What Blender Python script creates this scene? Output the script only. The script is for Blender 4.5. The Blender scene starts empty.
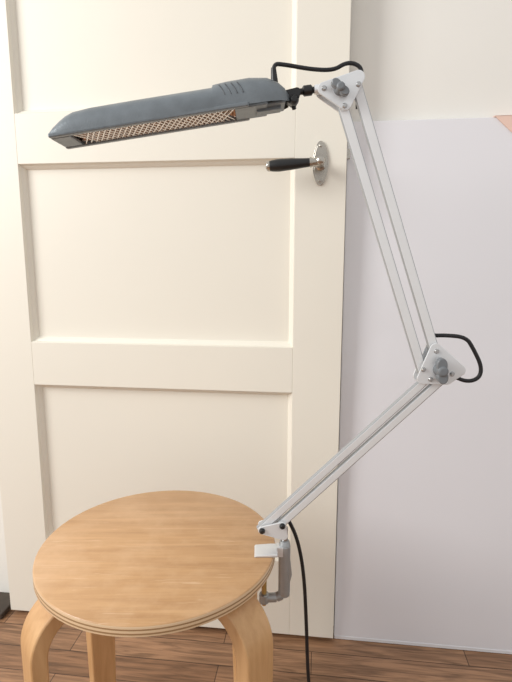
import bpy, bmesh, math, random
from mathutils import Vector, Matrix
random.seed(3)
D=bpy.data; C=bpy.context
YAW=math.radians(7)

# ---------------- materials ----------------
def mat(name,col,rough=0.5,metal=0.0,noise=0.0,scale=8,bump=0.0,bscale=60,coat=0.0,spec=None):
    m=D.materials.new(name); m.use_nodes=True
    nt=m.node_tree; b=nt.nodes['Principled BSDF']
    b.inputs['Base Color'].default_value=(*col,1); b.inputs['Roughness'].default_value=rough
    b.inputs['Metallic'].default_value=metal; b.inputs['Coat Weight'].default_value=coat
    if spec is not None: b.inputs['Specular IOR Level'].default_value=spec
    tc=nt.nodes.new('ShaderNodeTexCoord')
    if noise>0:
        n=nt.nodes.new('ShaderNodeTexNoise'); n.inputs['Scale'].default_value=scale; n.inputs['Detail'].default_value=4
        nt.links.new(tc.outputs['Object'],n.inputs['Vector'])
        r=nt.nodes.new('ShaderNodeValToRGB')
        r.color_ramp.elements[0].position=0.3; r.color_ramp.elements[1].position=0.7
        r.color_ramp.elements[0].color=(*[c*(1-noise) for c in col],1)
        r.color_ramp.elements[1].color=(*[min(1,c*(1+noise)) for c in col],1)
        nt.links.new(n.outputs['Fac'],r.inputs['Fac']); nt.links.new(r.outputs['Color'],b.inputs['Base Color'])
    if bump>0:
        n2=nt.nodes.new('ShaderNodeTexNoise'); n2.inputs['Scale'].default_value=bscale; n2.inputs['Detail'].default_value=3
        nt.links.new(tc.outputs['Object'],n2.inputs['Vector'])
        bp=nt.nodes.new('ShaderNodeBump'); bp.inputs['Strength'].default_value=bump; bp.inputs['Distance'].default_value=0.002
        nt.links.new(n2.outputs['Fac'],bp.inputs['Height']); nt.links.new(bp.outputs['Normal'],b.inputs['Normal'])
    return m

def wood(name,c1,c2,rough=0.4,stretch=(3,40,40),axis_rot=0,scratch=False,stripes=False):
    m=D.materials.new(name); m.use_nodes=True; nt=m.node_tree; b=nt.nodes['Principled BSDF']
    L=nt.links.new
    tc=nt.nodes.new('ShaderNodeTexCoord'); mp=nt.nodes.new('ShaderNodeMapping')
    mp.inputs['Scale'].default_value=stretch; mp.inputs['Rotation'].default_value=(0,0,axis_rot)
    L(tc.outputs['Object'],mp.inputs['Vector'])
    n=nt.nodes.new('ShaderNodeTexNoise'); n.inputs['Scale'].default_value=2.2; n.inputs['Detail'].default_value=7; n.inputs['Roughness'].default_value=0.62
    n.inputs['Distortion'].default_value=0.4
    L(mp.outputs['Vector'],n.inputs['Vector'])
    r=nt.nodes.new('ShaderNodeValToRGB'); r.color_ramp.elements[0].position=.32; r.color_ramp.elements[1].position=.7
    r.color_ramp.elements[0].color=(*c1,1); r.color_ramp.elements[1].color=(*c2,1)
    L(n.outputs['Fac'],r.inputs['Fac'])
    out=r.outputs['Color']
    if scratch:
        n3=nt.nodes.new('ShaderNodeTexNoise'); n3.inputs['Scale'].default_value=9; n3.inputs['Detail'].default_value=6; n3.inputs['Roughness'].default_value=.65
        L(tc.outputs['Object'],n3.inputs['Vector'])
        r3=nt.nodes.new('ShaderNodeValToRGB'); r3.color_ramp.elements[0].position=.45; r3.color_ramp.elements[1].position=.66
        r3.color_ramp.elements[0].color=(0,0,0,1); r3.color_ramp.elements[1].color=(.6,.6,.6,1)
        L(n3.outputs['Fac'],r3.inputs['Fac'])
        mx=nt.nodes.new('ShaderNodeMix'); mx.data_type='RGBA'
        L(r3.outputs['Color'],mx.inputs['Factor']); L(out,mx.inputs['A']); mx.inputs['B'].default_value=(.68,.44,.255,1)
        out=mx.outputs['Result']
        for rot,th in ((-.6,.64),(.9,.67)):
            mp4=nt.nodes.new('ShaderNodeMapping'); mp4.inputs['Scale'].default_value=(7,130,1); mp4.inputs['Rotation'].default_value=(0,0,rot)
            L(tc.outputs['Object'],mp4.inputs['Vector'])
            n4=nt.nodes.new('ShaderNodeTexNoise'); n4.inputs['Scale'].default_value=1.6; n4.inputs['Detail'].default_value=4; n4.inputs['Distortion'].default_value=1.2
            L(mp4.outputs['Vector'],n4.inputs['Vector'])
            r4=nt.nodes.new('ShaderNodeValToRGB'); r4.color_ramp.elements[0].position=th; r4.color_ramp.elements[1].position=th+.06
            r4.color_ramp.elements[0].color=(0,0,0,1); r4.color_ramp.elements[1].color=(.4,.4,.4,1)
            L(n4.outputs['Fac'],r4.inputs['Fac'])
            mx4=nt.nodes.new('ShaderNodeMix'); mx4.data_type='RGBA'
            L(r4.outputs['Color'],mx4.inputs['Factor']); L(out,mx4.inputs['A']); mx4.inputs['B'].default_value=(.78,.56,.37,1)
            out=mx4.outputs['Result']
        rr=nt.nodes.new('ShaderNodeMapRange'); rr.inputs['To Min'].default_value=rough-.08; rr.inputs['To Max'].default_value=rough+.2
        L(n3.outputs['Fac'],rr.inputs['Value']); L(rr.outputs['Result'],b.inputs['Roughness'])
    else: b.inputs['Roughness'].default_value=rough
    if stripes:
        sp=nt.nodes.new('ShaderNodeSeparateXYZ'); L(tc.outputs['Object'],sp.inputs['Vector'])
        mm=nt.nodes.new('ShaderNodeMath'); mm.operation='MULTIPLY'; mm.inputs[1].default_value=1/0.0058; L(sp.outputs['Z'],mm.inputs[0])
        fr=nt.nodes.new('ShaderNodeMath'); fr.operation='FRACT'; L(mm.outputs[0],fr.inputs[0])
        st=nt.nodes.new('ShaderNodeMath'); st.operation='GREATER_THAN'; st.inputs[1].default_value=.6; L(fr.outputs[0],st.inputs[0])
        g=nt.nodes.new('ShaderNodeNewGeometry'); s2=nt.nodes.new('ShaderNodeSeparateXYZ'); L(g.outputs['Normal'],s2.inputs['Vector'])
        ab=nt.nodes.new('ShaderNodeMath'); ab.operation='ABSOLUTE'; L(s2.outputs['Z'],ab.inputs[0])
        lt=nt.nodes.new('ShaderNodeMath'); lt.operation='LESS_THAN'; lt.inputs[1].default_value=.5; L(ab.outputs[0],lt.inputs[0])
        me=nt.nodes.new('ShaderNodeMix'); me.data_type='RGBA'
        L(st.outputs[0],me.inputs['Factor']); me.inputs['A'].default_value=(.70,.50,.31,1); me.inputs['B'].default_value=(.33,.19,.09,1)
        mx=nt.nodes.new('ShaderNodeMix'); mx.data_type='RGBA'
        L(lt.outputs[0],mx.inputs['Factor']); L(out,mx.inputs['A']); L(me.outputs['Result'],mx.inputs['B'])
        out=mx.outputs['Result']
    L(out,b.inputs['Base Color'])
    return m

def floor_mat():
    m=D.materials.new('floor_planks'); m.use_nodes=True; nt=m.node_tree; b=nt.nodes['Principled BSDF']; L=nt.links.new
    tc=nt.nodes.new('ShaderNodeTexCoord')
    br=nt.nodes.new('ShaderNodeTexBrick'); br.inputs['Scale'].default_value=1
    br.inputs['Brick Width'].default_value=.55; br.inputs['Row Height'].default_value=.065
    br.inputs['Mortar Size'].default_value=.0010; br.inputs['Color1'].default_value=(.36,.205,.115,1); br.inputs['Color2'].default_value=(.26,.14,.075,1)
    br.inputs['Mortar'].default_value=(.07,.035,.02,1); br.offset=.37
    L(tc.outputs['Object'],br.inputs['Vector'])
    mp=nt.nodes.new('ShaderNodeMapping'); mp.inputs['Scale'].default_value=(4,45,1); L(tc.outputs['Object'],mp.inputs['Vector'])
    n=nt.nodes.new('ShaderNodeTexNoise'); n.inputs['Scale'].default_value=2; n.inputs['Detail'].default_value=6; n.inputs['Distortion'].default_value=1.2
    L(mp.outputs['Vector'],n.inputs['Vector'])
    r=nt.nodes.new('ShaderNodeValToRGB'); r.color_ramp.elements[0].position=.34;r.color_ramp.elements[1].position=.66
    r.color_ramp.elements[0].color=(.55,.52,.49,1); r.color_ramp.elements[1].color=(1.25,1.22,1.2,1)
    L(n.outputs['Fac'],r.inputs['Fac'])
    mx=nt.nodes.new('ShaderNodeMix'); mx.data_type='RGBA'; mx.blend_type='MULTIPLY'; mx.inputs['Factor'].default_value=1
    L(br.outputs['Color'],mx.inputs['A']); L(r.outputs['Color'],mx.inputs['B']); L(mx.outputs['Result'],b.inputs['Base Color'])
    b.inputs['Roughness'].default_value=.42
    return m

M_door=mat('door_cream_paint',(.86,.82,.725),.42,noise=.012,scale=3,bump=.08,bscale=25)
M_wall=mat('wall_paint',(.87,.85,.80),.7,noise=.02,scale=3,bump=.1,bscale=90)
M_board=mat('board_white_gloss',(.82,.815,.85),.16,noise=.01,scale=2,coat=.4)
M_peach=mat('peach_corner',(.86,.62,.52),.5,noise=.03)
M_edge=mat('board_edge',(.78,.78,.80),.4,noise=.03)
M_floor=floor_mat()
M_seat=wood('birch_seat',(.48,.265,.12),(.63,.375,.185),.28,(2.2,30,30),.45,scratch=True,stripes=True)
M_leg=wood('birch_leg',(.56,.31,.135),(.70,.43,.21),.36,(25,25,3))
M_white=mat('lamp_white_metal',(.83,.84,.85),.34,.2,noise=.015,scale=20)
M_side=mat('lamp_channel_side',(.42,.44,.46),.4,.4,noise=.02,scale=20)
M_bracket=mat('bracket_silver',(.80,.82,.84),.3,.3,noise=.02,scale=40)
M_jaw=mat('jaw_silver',(.78,.80,.82),.28,.5,noise=.03,scale=40)
M_grey=mat('lamp_head_grey',(.185,.21,.23),.40,.3,noise=.08,scale=60,bump=.22,bscale=420)
M_dgrey=mat('lamp_dark_grey',(.07,.08,.09),.4,.2,noise=.03,scale=30)
M_knob=mat('knob_grey',(.20,.215,.23),.4,.1,noise=.03,scale=30)
M_clamp=mat('clamp_grey_cast',(.42,.44,.45),.38,.6,noise=.05,scale=60,bump=.1,bscale=200)
M_black=mat('black_plastic',(.012,.012,.013),.35,noise=.05,scale=30)
M_cord=mat('black_cord',(.01,.01,.012),.45,noise=.05,scale=30)
M_chrome=mat('nickel',(.50,.47,.42),.25,.95,noise=.04,scale=40)
M_refl_tint=mat('reflector_wood_tint',(.80,.60,.48),.18,.9,noise=.12,scale=150)  # brown tint paints in the reflection of the wood below the lamp
M_louvre=mat('louvre_pale',(.92,.84,.77),.25,.5,noise=.1,scale=150)
M_tube=mat('fluorescent_tube_glass',(.85,.84,.8),.25,noise=.01)
M_thr=mat('dark_threshold',(.05,.035,.025),.5,noise=.2,scale=20)
M_steel=mat('steel_screw',(.5,.5,.5),.3,.9,noise=.05,scale=90)
M_brass=mat('brass_screw',(.62,.45,.2),.3,.9,noise=.05,scale=90)

# ---------------- helpers ----------------
def empty(name,loc,rz=0):
    e=D.objects.new(name,None); e.empty_display_size=.05; C.scene.collection.objects.link(e)
    e.location=loc; e.rotation_euler=(0,0,rz); return e
def fin(bm,name,m,parent=None,smooth=False,bevel=0,seg=2):
    bmesh.ops.recalc_face_normals(bm,faces=bm.faces)
    me=D.meshes.new(name); bm.to_mesh(me); bm.free()
    ms=m if isinstance(m,(list,tuple)) else [m]
    for x in ms: me.materials.append(x)
    if smooth:
        for p in me.polygons: p.use_smooth=True
        try: me.set_sharp_from_angle(angle=math.radians(40))
        except Exception: pass
    o=D.objects.new(name,me); C.scene.collection.objects.link(o)
    if parent: o.parent=parent
    if bevel:
        b=o.modifiers.new('bevel','BEVEL'); b.width=bevel; b.segments=seg; b.limit_method='ANGLE'; b.angle_limit=math.radians(40)
    return o
def box(bm,x0,x1,y0,y1,z0,z1,mi=0):
    vs=[bm.verts.new(p) for p in [(x0,y0,z0),(x1,y0,z0),(x1,y1,z0),(x0,y1,z0),(x0,y0,z1),(x1,y0,z1),(x1,y1,z1),(x0,y1,z1)]]
    for f in [(0,3,2,1),(4,5,6,7),(0,1,5,4),(1,2,6,5),(2,3,7,6),(3,0,4,7)]:
        bm.faces.new([vs[i] for i in f]).material_index=mi
def tube(bm,p,q,r0,r1=None,n=20,cap=True,mi=0):
    r1=r0 if r1 is None else r1
    p=Vector(p);q=Vector(q);d=(q-p).normalized()
    a=d.orthogonal().normalized();b=d.cross(a)
    A=[];B=[]
    for i in range(n):
        t=2*math.pi*i/n; v=a*math.cos(t)+b*math.sin(t)
        A.append(bm.verts.new(p+v*r0)); B.append(bm.verts.new(q+v*r1))
    for i in range(n):
        j=(i+1)%n; bm.faces.new([A[i],A[j],B[j],B[i]]).material_index=mi
    if cap:
        bm.faces.new(A[::-1]).material_index=mi; bm.faces.new(B).material_index=mi
def lathe(bm,p,d,prof,n=28,mi=0):
    p=Vector(p);d=Vector(d).normalized();a=d.orthogonal().normalized();b=d.cross(a)
    rings=[]
    for (s,r) in prof:
        rings.append([bm.verts.new(p+d*s+(a*math.cos(2*math.pi*i/n)+b*math.sin(2*math.pi*i/n))*r) for i in range(n)])
    for k in range(len(rings)-1):
        for i in range(n):
            j=(i+1)%n; bm.faces.new([rings[k][i],rings[k][j],rings[k+1][j],rings[k+1][i]]).material_index=mi
    bm.faces.new(rings[0][::-1]).material_index=mi; bm.faces.new(rings[-1]).material_index=mi
def prism_xz(bm,pts,y0,y1,mi=0):
    A=[bm.verts.new((x,y0,z)) for x,z in pts];B=[bm.verts.new((x,y1,z)) for x,z in pts]
    n=len(pts)
    bm.faces.new(A).material_index=mi; bm.faces.new(B[::-1]).material_index=mi
    for i in range(n):
        j=(i+1)%n; bm.faces.new([A[j],A[i],B[i],B[j]]).material_index=mi
def rounded(pts,r,n=6):
    cand=[]
    for x,z in pts:
        for i in range(n*4):
            t=2*math.pi*i/(n*4); cand.append((x+r*math.cos(t),z+r*math.sin(t)))
    cand=sorted(set(cand))
    def cr(o,a,b): return (a[0]-o[0])*(b[1]-o[1])-(a[1]-o[1])*(b[0]-o[0])
    lo=[]
    for p in cand:
        while len(lo)>=2 and cr(lo[-2],lo[-1],p)<=1e-12: lo.pop()
        lo.append(p)
    up=[]
    for p in reversed(cand):
        while len(up)>=2 and cr(up[-2],up[-1],p)<=1e-12: up.pop()
        up.append(p)
    return lo[:-1]+up[:-1]
def cord(name,pts,r,m,parent):
    cu=D.curves.new(name,'CURVE'); cu.dimensions='3D'; cu.bevel_depth=r; cu.bevel_resolution=4; cu.resolution_u=10
    s=cu.splines.new('NURBS'); s.points.add(len(pts)-1)
    for i,p in enumerate(pts): s.points[i].co=(*p,1)
    s.use_endpoint_u=True; s.order_u=3
    cu.materials.append(m); cu.use_fill_caps=True
    o=D.objects.new(name,cu); C.scene.collection.objects.link(o); o.parent=parent; return o

# ---------------- room ----------------
bm=bmesh.new(); box(bm,-2.6,2.6,-2.4,1.23,-.05,0); fin(bm,'floor',M_floor)
bm=bmesh.new(); box(bm,-2.6,2.6,1.13,1.23,0,2.6); fin(bm,'wall_back',M_wall)
bm=bmesh.new(); box(bm,-1.3,-.765,1.05,1.13,0,.016); fin(bm,'trim_1',M_thr,bevel=.003)

# ---------------- door ----------------
door=empty('door_1',(0,0,0))
DX0,DX1,DY=-.755,.05,1.072
bm=bmesh.new()
PX0,PX1=-.6465,-.0526
panels=[(.20,.60),(.70,1.087),(1.19,1.88)]
box(bm,DX0,DX1,DY+.022,DY+.042,.012,2.0)
box(bm,DX0,PX0,DY,DY+.022,.012,2.0); box(bm,PX1,DX1,DY,DY+.022,.012,2.0)
zs=[.012]+[z for p in panels for z in p]+[2.0]
for i in range(0,len(zs),2): box(bm,PX0,PX1,DY,DY+.022,zs[i],zs[i+1])
fin(bm,'door_leaf',M_door,door,bevel=.001)
bm=bmesh.new()
prof=[(0,.0006),(.0012,.0045),(.002,.0075),(.0045,.0095),(.0075,.0130),(.0092,.0162),(.0100,.0172)]
for z0,z1 in panels:
    rings=[]
    for o,d in prof:
        rings.append([bm.verts.new(p) for p in [(PX0+o,DY+d,z0+o),(PX1-o,DY+d,z0+o),(PX1-o,DY+d,z1-o),(PX0+o,DY+d,z1-o)]])
    for k in range(len(rings)-1):
        for i in range(4):
            j=(i+1)%4; bm.faces.new([rings[k][i],rings[k][j],rings[k+1][j],rings[k+1][i]])
    bm.faces.new(rings[-1])
fin(bm,'door_panel_mouldings',M_door,door)
bm=bmesh.new(); box(bm,DX1-.001,DX1+.007,DY+.012,DY+.028,1.085,1.105); fin(bm,'latch_bolt',M_chrome,door,bevel=.001)
bm=bmesh.new()
cx,cz=-.002,1.075
pts=[(cx+.0165*math.cos(t)*(1-.12*abs(math.sin(t))),cz+.043*math.sin(t)) for t in [2*math.pi*i/40 for i in range(40)]]
prism_xz(bm,pts,DY-.004,DY+.001)
pts=[(cx+.0135*math.cos(t)*(1-.12*abs(math.sin(t))),cz+.039*math.sin(t)) for t in [2*math.pi*i/40 for i in range(40)]]
prism_xz(bm,pts,DY-.006,DY-.003)
fin(bm,'handle_escutcheon',M_chrome,door,smooth=True,bevel=.001)
bm=bmesh.new()
for dz in(-.033,.033): lathe(bm,(cx,DY-.005,cz+dz),(0,-1,0),[(0,.0035),(.002,.003),(.003,.001)],16)
lathe(bm,(cx,DY-.005,cz-.004),(0,-1,0),[(0,.011),(.004,.0105),(.006,.0075),(.03,.0065),(.044,.007),(.05,.0085),(.058,.007),(.061,.003)])
fin(bm,'handle_neck',M_chrome,door,smooth=True)
bm=bmesh.new(); lathe(bm,(cx+.004,DY-.05,cz-.004),(-1,0,-.07),[(0,.004),(.002,.0075),(.010,.0085),(.016,.0075),(.022,.0095),(.024,.0095)])
lathe(bm,(cx+.004-.1005,DY-.05,cz-.011),(-1,0,-.07),[(0,.0098),(.003,.0098),(.006,.0085),(.008,.004)])
fin(bm,'handle_ferrules',M_chrome,door,smooth=True)
bm=bmesh.new(); lathe(bm,(cx-.020,DY-.05,cz-.0057),(-1,0,-.07),[(0,.008),(.012,.0088),(.035,.0108),(.06,.0118),(.070,.0108),(.077,.0095)])
fin(bm,'handle_grip',M_black,door,smooth=True)

# ---------------- leaning board ----------------
board=empty('whiteboard',(0.0535,1.0865,0)); 
lean=math.atan((1.1135-1.0865)/1.165)
board.rotation_euler=(-lean,0,0)
bm=bmesh.new(); box(bm,0,.455,0,.012,.008,1.163); fin(bm,'board_panel',M_board,board,bevel=.001)
bm=bmesh.new(); box(bm,-.0005,.4555,-.0012,.0135,0.001,.009); box(bm,-.0012,.0005,-.0008,.013,.009,1.1635)
fin(bm,'board_edge_strip',M_edge,board,bevel=.0008)
bm=bmesh.new(); prism_xz(bm,[(.282,1.1655),(.4565,1.1655),(.4565,1.005)],-.003,0.0)
box(bm,.282,.4565,-.003,.014,1.163,1.1655)
fin(bm,'corner_protector',M_peach,board,bevel=.0008)

# ---------------- stool ----------------
stool=empty('stool',(-.2462,.728,0),YAW)
bm=bmesh.new()
N=96; R=.1865
prof=[(0,.422),(R-.003,.422),(R,.4245),(R,.4375),(R-.0008,.4390),(R-.0025,.4400),(0,.44)]
rings=[]
for r,z in prof[1:-1]: rings.append([bm.verts.new((r*math.cos(2*math.pi*i/N),r*math.sin(2*math.pi*i/N),z)) for i in range(N)])
for k in range(len(rings)-1):
    for i in range(N):
        j=(i+1)%N; bm.faces.new([rings[k][i],rings[k][j],rings[k+1][j],rings[k+1][i]])
bm.faces.new(rings[0][::-1]); bm.faces.new(rings[-1])
fin(bm,'seat',M_seat,stool,smooth=True)
def leg(az,k):
    path=[(.065,.410),(.130,.410)]
    for i in range(1,13):
        t=math.pi/2*i/12; path.append((.130+.066*math.sin(t),.344+.066*math.cos(t)))
    path+= [(.1965,.25),(.198,.12),(.199,0.0)]
    bm=bmesh.new(); rings=[]
    for i,(r,z) in enumerate(path):
        a=path[max(i-1,0)];b=path[min(i+1,len(path)-1)]
        tx,tz=b[0]-a[0],b[1]-a[1]; l=math.hypot(tx,tz); nx,nz=-tz/l,tx/l
        th=.0118 if z>.3 else .0118-.003*(.3-z)/.3
        w=.029 if z>.34 else .029-.006*(.34-z)/.34
        if i==len(path)-1: nx,nz=1,0
        rings.append([bm.verts.new(p) for p in [(r+nx*th,-w,z+nz*th),(r+nx*th,w,z+nz*th),(r-nx*th,w,z-nz*th),(r-nx*th,-w,z-nz*th)]])
    for q in range(len(rings)-1):
        for i in range(4):
            j=(i+1)%4; bm.faces.new([rings[q][i],rings[q][j],rings[q+1][j],rings[q+1][i]])
    bm.faces.new(rings[0]);bm.faces.new(rings[-1])
    o=fin(bm,f'leg_{k}',M_leg,stool,smooth=True,bevel=.0025); o.rotation_euler=(0,0,math.radians(az))
for k,az in enumerate((-38,48,138,-143)): leg(az,k+1)

# ---------------- lamp ----------------
lamp=empty('clamp_desk_lamp',(-.0455,.740,.44),YAW)
def bar(name,p,q,w,dep,yc=0,ext=.006):
    p=Vector((p[0],p[1]));q=Vector((q[0],q[1]));d=(q-p).normalized();n=Vector((-d.y,d.x)); p=p-d*ext;q=q+d*ext
    h=w/2; g=.0007
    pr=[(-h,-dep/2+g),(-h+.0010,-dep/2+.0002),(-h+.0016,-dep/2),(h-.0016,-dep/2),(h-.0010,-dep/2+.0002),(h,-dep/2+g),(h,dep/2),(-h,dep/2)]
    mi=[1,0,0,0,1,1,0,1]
    bm=bmesh.new()
    A=[bm.verts.new((p.x+n.x*a,yc+b,p.y+n.y*a)) for a,b in pr];B=[bm.verts.new((q.x+n.x*a,yc+b,q.y+n.y*a)) for a,b in pr]
    k=len(pr); bm.faces.new(A);bm.faces.new(B[::-1])
    for i in range(k):
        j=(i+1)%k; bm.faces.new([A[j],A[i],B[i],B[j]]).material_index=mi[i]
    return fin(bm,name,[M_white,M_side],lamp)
A0,B0=(-.0356,.034),(-.0043,.042)
A1,B1=(.2114,.275),(.2427,.283)
C0,D0=(.200,.2896),(.2177,.317)
C1,D1=(.074,.653),(.092,.680)
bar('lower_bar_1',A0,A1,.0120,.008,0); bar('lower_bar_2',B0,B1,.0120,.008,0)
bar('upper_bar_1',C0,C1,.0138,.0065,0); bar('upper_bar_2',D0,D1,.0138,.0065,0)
def bracket(name,pts,r):
    bm=bmesh.new()
    pl=rounded(pts,r)
    prism_xz(bm,pl,-.0105,-.0082); prism_xz(bm,pl,.0082,.0105)
    return fin(bm,name,M_bracket,lamp,bevel=.0009)
bracket('elbow_bracket',[(.200,.276),(.2165,.320),(.254,.288),(.236,.275)],.0085)
bracket('top_bracket',[(.046,.675),(.092,.690),(.0755,.656)],.0085)
bracket('base_bracket',[A0,B0,(-.002,.024)],.0062)
def screws(name,cs,r,m,yf=-.0105,h=.003):
    bm=bmesh.new()
    for c in cs:
        lathe(bm,(c[0],yf+.001,c[1]),(0,-1,0),[(0,r),(h*.7,r),(h+.001,r*.6)],18)
        lathe(bm,(c[0],-yf-.001,c[1]),(0,1,0),[(0,r),(h*.7,r),(h+.001,r*.6)],18)
        tube(bm,(c[0],yf,c[1]),(c[0],-yf,c[1]),r*.5,n=12)
    fin(bm,name,m,lamp,smooth=True)
screws('pivot_screws',[A1,C0,D0,B1,C1,D1,(.046,.675)],.0036,M_steel)
screws('base_pivot_caps',[A0,B0],.0046,M_black,h=.005)
def knob(name,c,ang,s=1.0):
    bm=bmesh.new()
    pts=[]
    for i in range(60):
        t=2*math.pi*i/60; rr=s*(.0060+.0135*abs(math.cos(t-ang))**3); pts.append((c[0]+rr*math.cos(t),c[1]+rr*math.sin(t)))
    prism_xz(bm,pts,-.026,-.016)
    lathe(bm,(c[0],-.0095,c[1]),(0,-1,0),[(0,.010*s),(.004,.010*s),(.008,.0085*s),(.0175,.008*s),(.0195,.006*s)],28)
    lathe(bm,(c[0],.0095,c[1]),(0,1,0),[(0,.008*s),(.004,.008*s),(.006,.005*s)],28)
    tube(bm,(c[0],-.011,c[1]),(c[0],.011,c[1]),.0045)
    return fin(bm,name,M_knob,lamp,smooth=True,bevel=.0015)
knob('elbow_knob',(.2235,.290),math.radians(97),.98)
knob('top_knob',(.066,.673),math.radians(140),.72)

# head -------------------------------------------------
Hp=Vector((.0,0,.6575)); Hq=Vector((-.3185,0,.6095))
hd=(Hq-Hp).normalized(); hn0=Vector((hd.z,0,-hd.x)); 
if hn0.z<0: hn0=-hn0
roll=math.radians(0); Y=Vector((0,1,0))
hn=hn0*math.cos(roll)+Y*math.sin(roll); hy=Y*math.cos(roll)-hn0*math.sin(roll)
def H(s,y,n): return Hp+hd*s+hy*y+hn*n
W=.0355
bm=bmesh.new()
st=[(0,.014,.012),(.004,.020,.020),(.012,.026,.028),(.026,.031,.0355),(.05,.0325,.039),(.080,.0335,.0385),(.0985,.0338,.037),(.1005,.0350,.0335),(.2,W,.0335),(.265,W,.033),(.288,W,.031),(.298,W,.0275),(.307,W-.0006,.022),(.316,W-.001,.0145),(.3215,W-.002,.0075),(.323,W-.003,.003)]
K=28; rings=[]
for s,hw,h in st:
    ring=[]
    for i in range(K+1):
        t=math.pi*i/K; c=math.cos(t); sn=math.sin(t)
        ring.append(bm.verts.new(H(s,-hw*math.copysign(abs(c)**.72,c),h*abs(sn)**.8)))
    rings.append(ring)
for k in range(len(rings)-1):
    for i in range(K): bm.faces.new([rings[k][i],rings[k][i+1],rings[k+1][i+1],rings[k+1][i]])
bm.faces.new(rings[0]); bm.faces.new(rings[-1])
fin(bm,'head_shell',M_grey,lamp,smooth=True)
bm=bmesh.new()
def hbox(bm,s0,s1,y0,y1,n0,n1):
    vs=[bm.verts.new(H(*p)) for p in [(s0,y0,n0),(s1,y0,n0),(s1,y1,n0),(s0,y1,n0),(s0,y0,n1),(s1,y0,n1),(s1,y1,n1),(s0,y1,n1)]]
    for f in [(0,3,2,1),(4,5,6,7),(0,1,5,4),(1,2,6,5),(2,3,7,6),(3,0,4,7)]: bm.faces.new([vs[i] for i in f])
hbox(bm,.03,.074,-.030,.030,-.003,.002)
hbox(bm,.055,.322,-.0352,-.0262,-.0025,.003); hbox(bm,.055,.322,.0262,.0352,-.004,.003); hbox(bm,.296,.322,-.0265,.0265,-.003,.002)
hbox(bm,.006,.032,-.022,.022,-.002,.002)
fin(bm,'head_rim',M_grey,lamp,bevel=.0015)
bm=bmesh.new(); rr=[]
for s in (.070,.298):
    rr.append([bm.verts.new(H(s,-.0264*math.cos(math.pi*i/16),.001+.014*math.sin(math.pi*i/16))) for i in range(17)])
for i in range(16): bm.faces.new([rr[0][i],rr[0][i+1],rr[1][i+1],rr[1][i]])
fin(bm,'reflector',M_refl_tint,lamp,smooth=True)
bm=bmesh.new(); 
for y in (-.0115,.0115): tube(bm,H(.08,y,.008),H(.294,y,.008),.0045)
fin(bm,'fluorescent_tubes',M_tube,lamp,smooth=True)
bm=bmesh.new()
def slat(s0,y0,s1,y1,t=.0016):
    vs=[]
    for n in (-.0022,.0010):
        for (s,y) in ((s0,y0),(s1,y1),(s1+t,y1),(s0+t,y0)): vs.append(bm.verts.new(H(s,y,n)))
    for f in [(0,1,2,3),(7,6,5,4),(0,4,5,1),(1,5,6,2),(2,6,7,3),(3,7,4,0)]: bm.faces.new([vs[i] for i in f])
s=.075
while s<.276:
    slat(s,-.0262,s+.0205,.0262); slat(s+.0205,-.0262,s,.0262); s+=.0075
fin(bm,'louvre_grid',M_louvre,lamp)
bm=bmesh.new()
for s in (.060,.068,.076,.084):
    pa=[]
    for i in range(3,9):
        t=math.pi*i/K; c=math.cos(t); sn=math.sin(t); ss=s+ (i-3)*.0012
        pa.append((ss,-.0333*abs(c)**.72,.0383*abs(sn)**.8))
    for a,b in zip(pa,pa[1:]): tube(bm,H(*a),H(*b),.0009,n=8)
fin(bm,'housing_vents',M_dgrey,lamp,smooth=True)
bm=bmesh.new()
tube(bm,(.000,0,.672),(.040,0,.677),.0042); 
lathe(bm,(.018,0,.6745),(1,0,.12),[(0,.0045),(.002,.007),(.012,.007),(.014,.0045)],20)
fin(bm,'neck_rod',M_black,lamp,smooth=True)
bm=bmesh.new()
prism_xz(bm,rounded([(-.006,.668),(.010,.672),(.006,.660)],.0055),-.008,.008)
lathe(bm,(.006,-.007,.660),(0,-1,0),[(0,.0065),(.006,.0065),(.010,.004)],18)
tube(bm,(.004,0,.664),(.0075,0,.651),.003)
fin(bm,'neck_joint',M_black,lamp,smooth=True,bevel=.001)
bm=bmesh.new(); lathe(bm,(.034,0,.6765),(1,0,.05),[(0,.0055),(.003,.0065),(.008,.0065),(.012,.005)],20)
fin(bm,'neck_collar',M_bracket,lamp,smooth=True)
bm=bmesh.new(); hbox(bm,.012,.045,-.010,.010,-.006,0); fin(bm,'head_mount',M_grey,lamp,bevel=.001)
bm=bmesh.new(); tube(bm,(-.020,0,.686),(-.0215,0,.704),.005,.0035); fin(bm,'cord_grommet',M_black,lamp,smooth=True)
cord('cord_head',[(-.0215,0,.692),(-.023,0,.709),(-.008,.0,.7085),(.03,0,.702),(.06,0,.701),(.075,0,.710),(.088,0,.710),(.098,0,.703),(.098,.004,.690),(.095,.010,.672),(.096,.012,.655)],.0028,M_cord,lamp)
cord('cord_elbow',[(.213,.012,.345),(.216,.012,.336),(.235,.006,.338),(.264,0,.336),(.276,0,.318),(.290,0,.292),(.288,0,.274),(.270,0,.268),(.250,.006,.276),(.238,.012,.270),(.225,.012,.255)],.0030,M_cord,lamp)
cord('cord_down',[(.002,.004,.050),(.008,.006,.040),(.022,.012,.005),(.033,.016,-.055),(.039,.02,-.15),(.043,.02,-.25),(.052,.02,-.33),(.070,.00,-.40),(.095,-.06,-.432),(.15,-.16,-.4365),(.26,-.22,-.4365)],.0030,M_cord,lamp)
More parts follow.
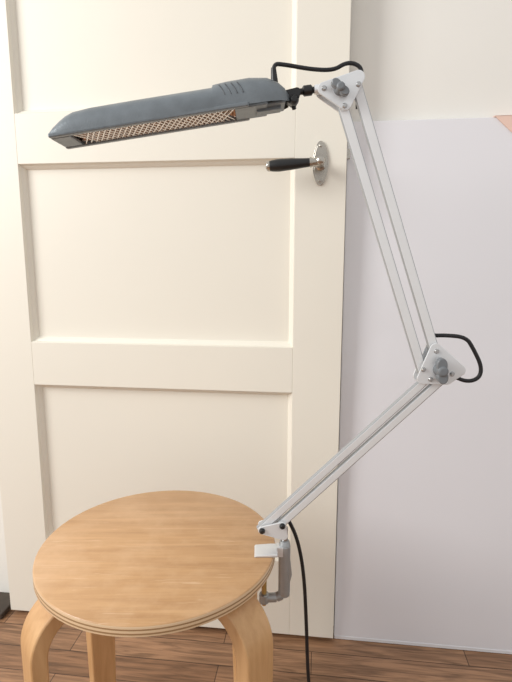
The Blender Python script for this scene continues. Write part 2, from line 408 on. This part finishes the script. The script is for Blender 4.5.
# clamp
bm=bmesh.new()
tube(bm,(0,0,-.078),(0,0,.004),.0095); tube(bm,(0,0,.004),(0,0,.012),.0095,.0070)
lathe(bm,(0,0,-.086),(0,0,1),[(0,.004),(.003,.009),(.012,.0095)],24)
path=[(.0,-.076),(-.004,-.083),(-.012,-.0875),(-.030,-.0885)]
for a,b in zip(path,path[1:]): tube(bm,(a[0],0,a[1]),(b[0],0,b[1]),.0075,.0073)
lathe(bm,(-.032,0,-.096),(0,0,1),[(0,.0080),(.015,.0080)],24)
fin(bm,'clamp_body',M_clamp,lamp,smooth=True,bevel=.001)
bm=bmesh.new(); prism_xz(bm,rounded([(.004,-.012),(.0075,-.045),(.002,-.07)],.0045),-.006,.006); fin(bm,'clamp_web',M_clamp,lamp,bevel=.002,seg=3)
bm=bmesh.new()
prism_xz(bm,[(-.048,.0003),(-.046,.003),(-.022,.0048),(-.012,.0048),(-.012,.0003)],-.0290,.003)
prism_xz(bm,[(-.0125,.0046),(-.002,.0046),(-.002,-.012),(-.0118,-.012),(-.0125,.0004)],-.009,.006)
fin(bm,'clamp_top_jaw',M_jaw,lamp,bevel=.0009)
bm=bmesh.new()
tube(bm,(-.032,0,-.101),(-.032,0,-.024),.0035); lathe(bm,(-.032,0,-.0245),(0,0,1),[(0,.006),(.002,.0105),(.0055,.0105)],24)
for i in range(18): tube(bm,(-.032,0,-.079+i*.003),(-.032,0,-.078+i*.003),.0042,n=14)
fin(bm,'clamp_screw',M_brass,lamp,smooth=True)
bm=bmesh.new(); tube(bm,(0,0,.005),(0,0,.034),.005); fin(bm,'spindle',M_steel,lamp,smooth=True)

# ---------------- light ----------------
def area(name,loc,tgt,size,sy,power,col):
    l=D.lights.new(name,'AREA'); l.shape='RECTANGLE'; l.size=size; l.size_y=sy; l.energy=power; l.color=col
    o=D.objects.new(name,l); C.scene.collection.objects.link(o); o.location=loc
    o.rotation_euler=(Vector(tgt)-Vector(loc)).to_track_quat('-Z','Y').to_euler(); return o
area('window_light',(-2.2,-.35,1.9),(0.2,1.05,.75),1.1,1.4,54,(1,.99,.96))
w=D.worlds.new('World'); C.scene.world=w; w.use_nodes=True
bg=w.node_tree.nodes['Background']; bg.inputs[0].default_value=(1,.99,.98,1); bg.inputs[1].default_value=.74
C.scene.view_settings.view_transform='Standard'

# ---------------- camera ----------------
cd=D.cameras.new('camera'); cam=D.objects.new('camera',cd); C.scene.collection.objects.link(cam)
cam.location=(0,0,.8954); cam.rotation_euler=(math.radians(90-9.6),0,YAW)
cd.sensor_fit='VERTICAL'; cd.sensor_height=36; cd.lens=510/682*36; cd.clip_start=.02
C.scene.camera=cam
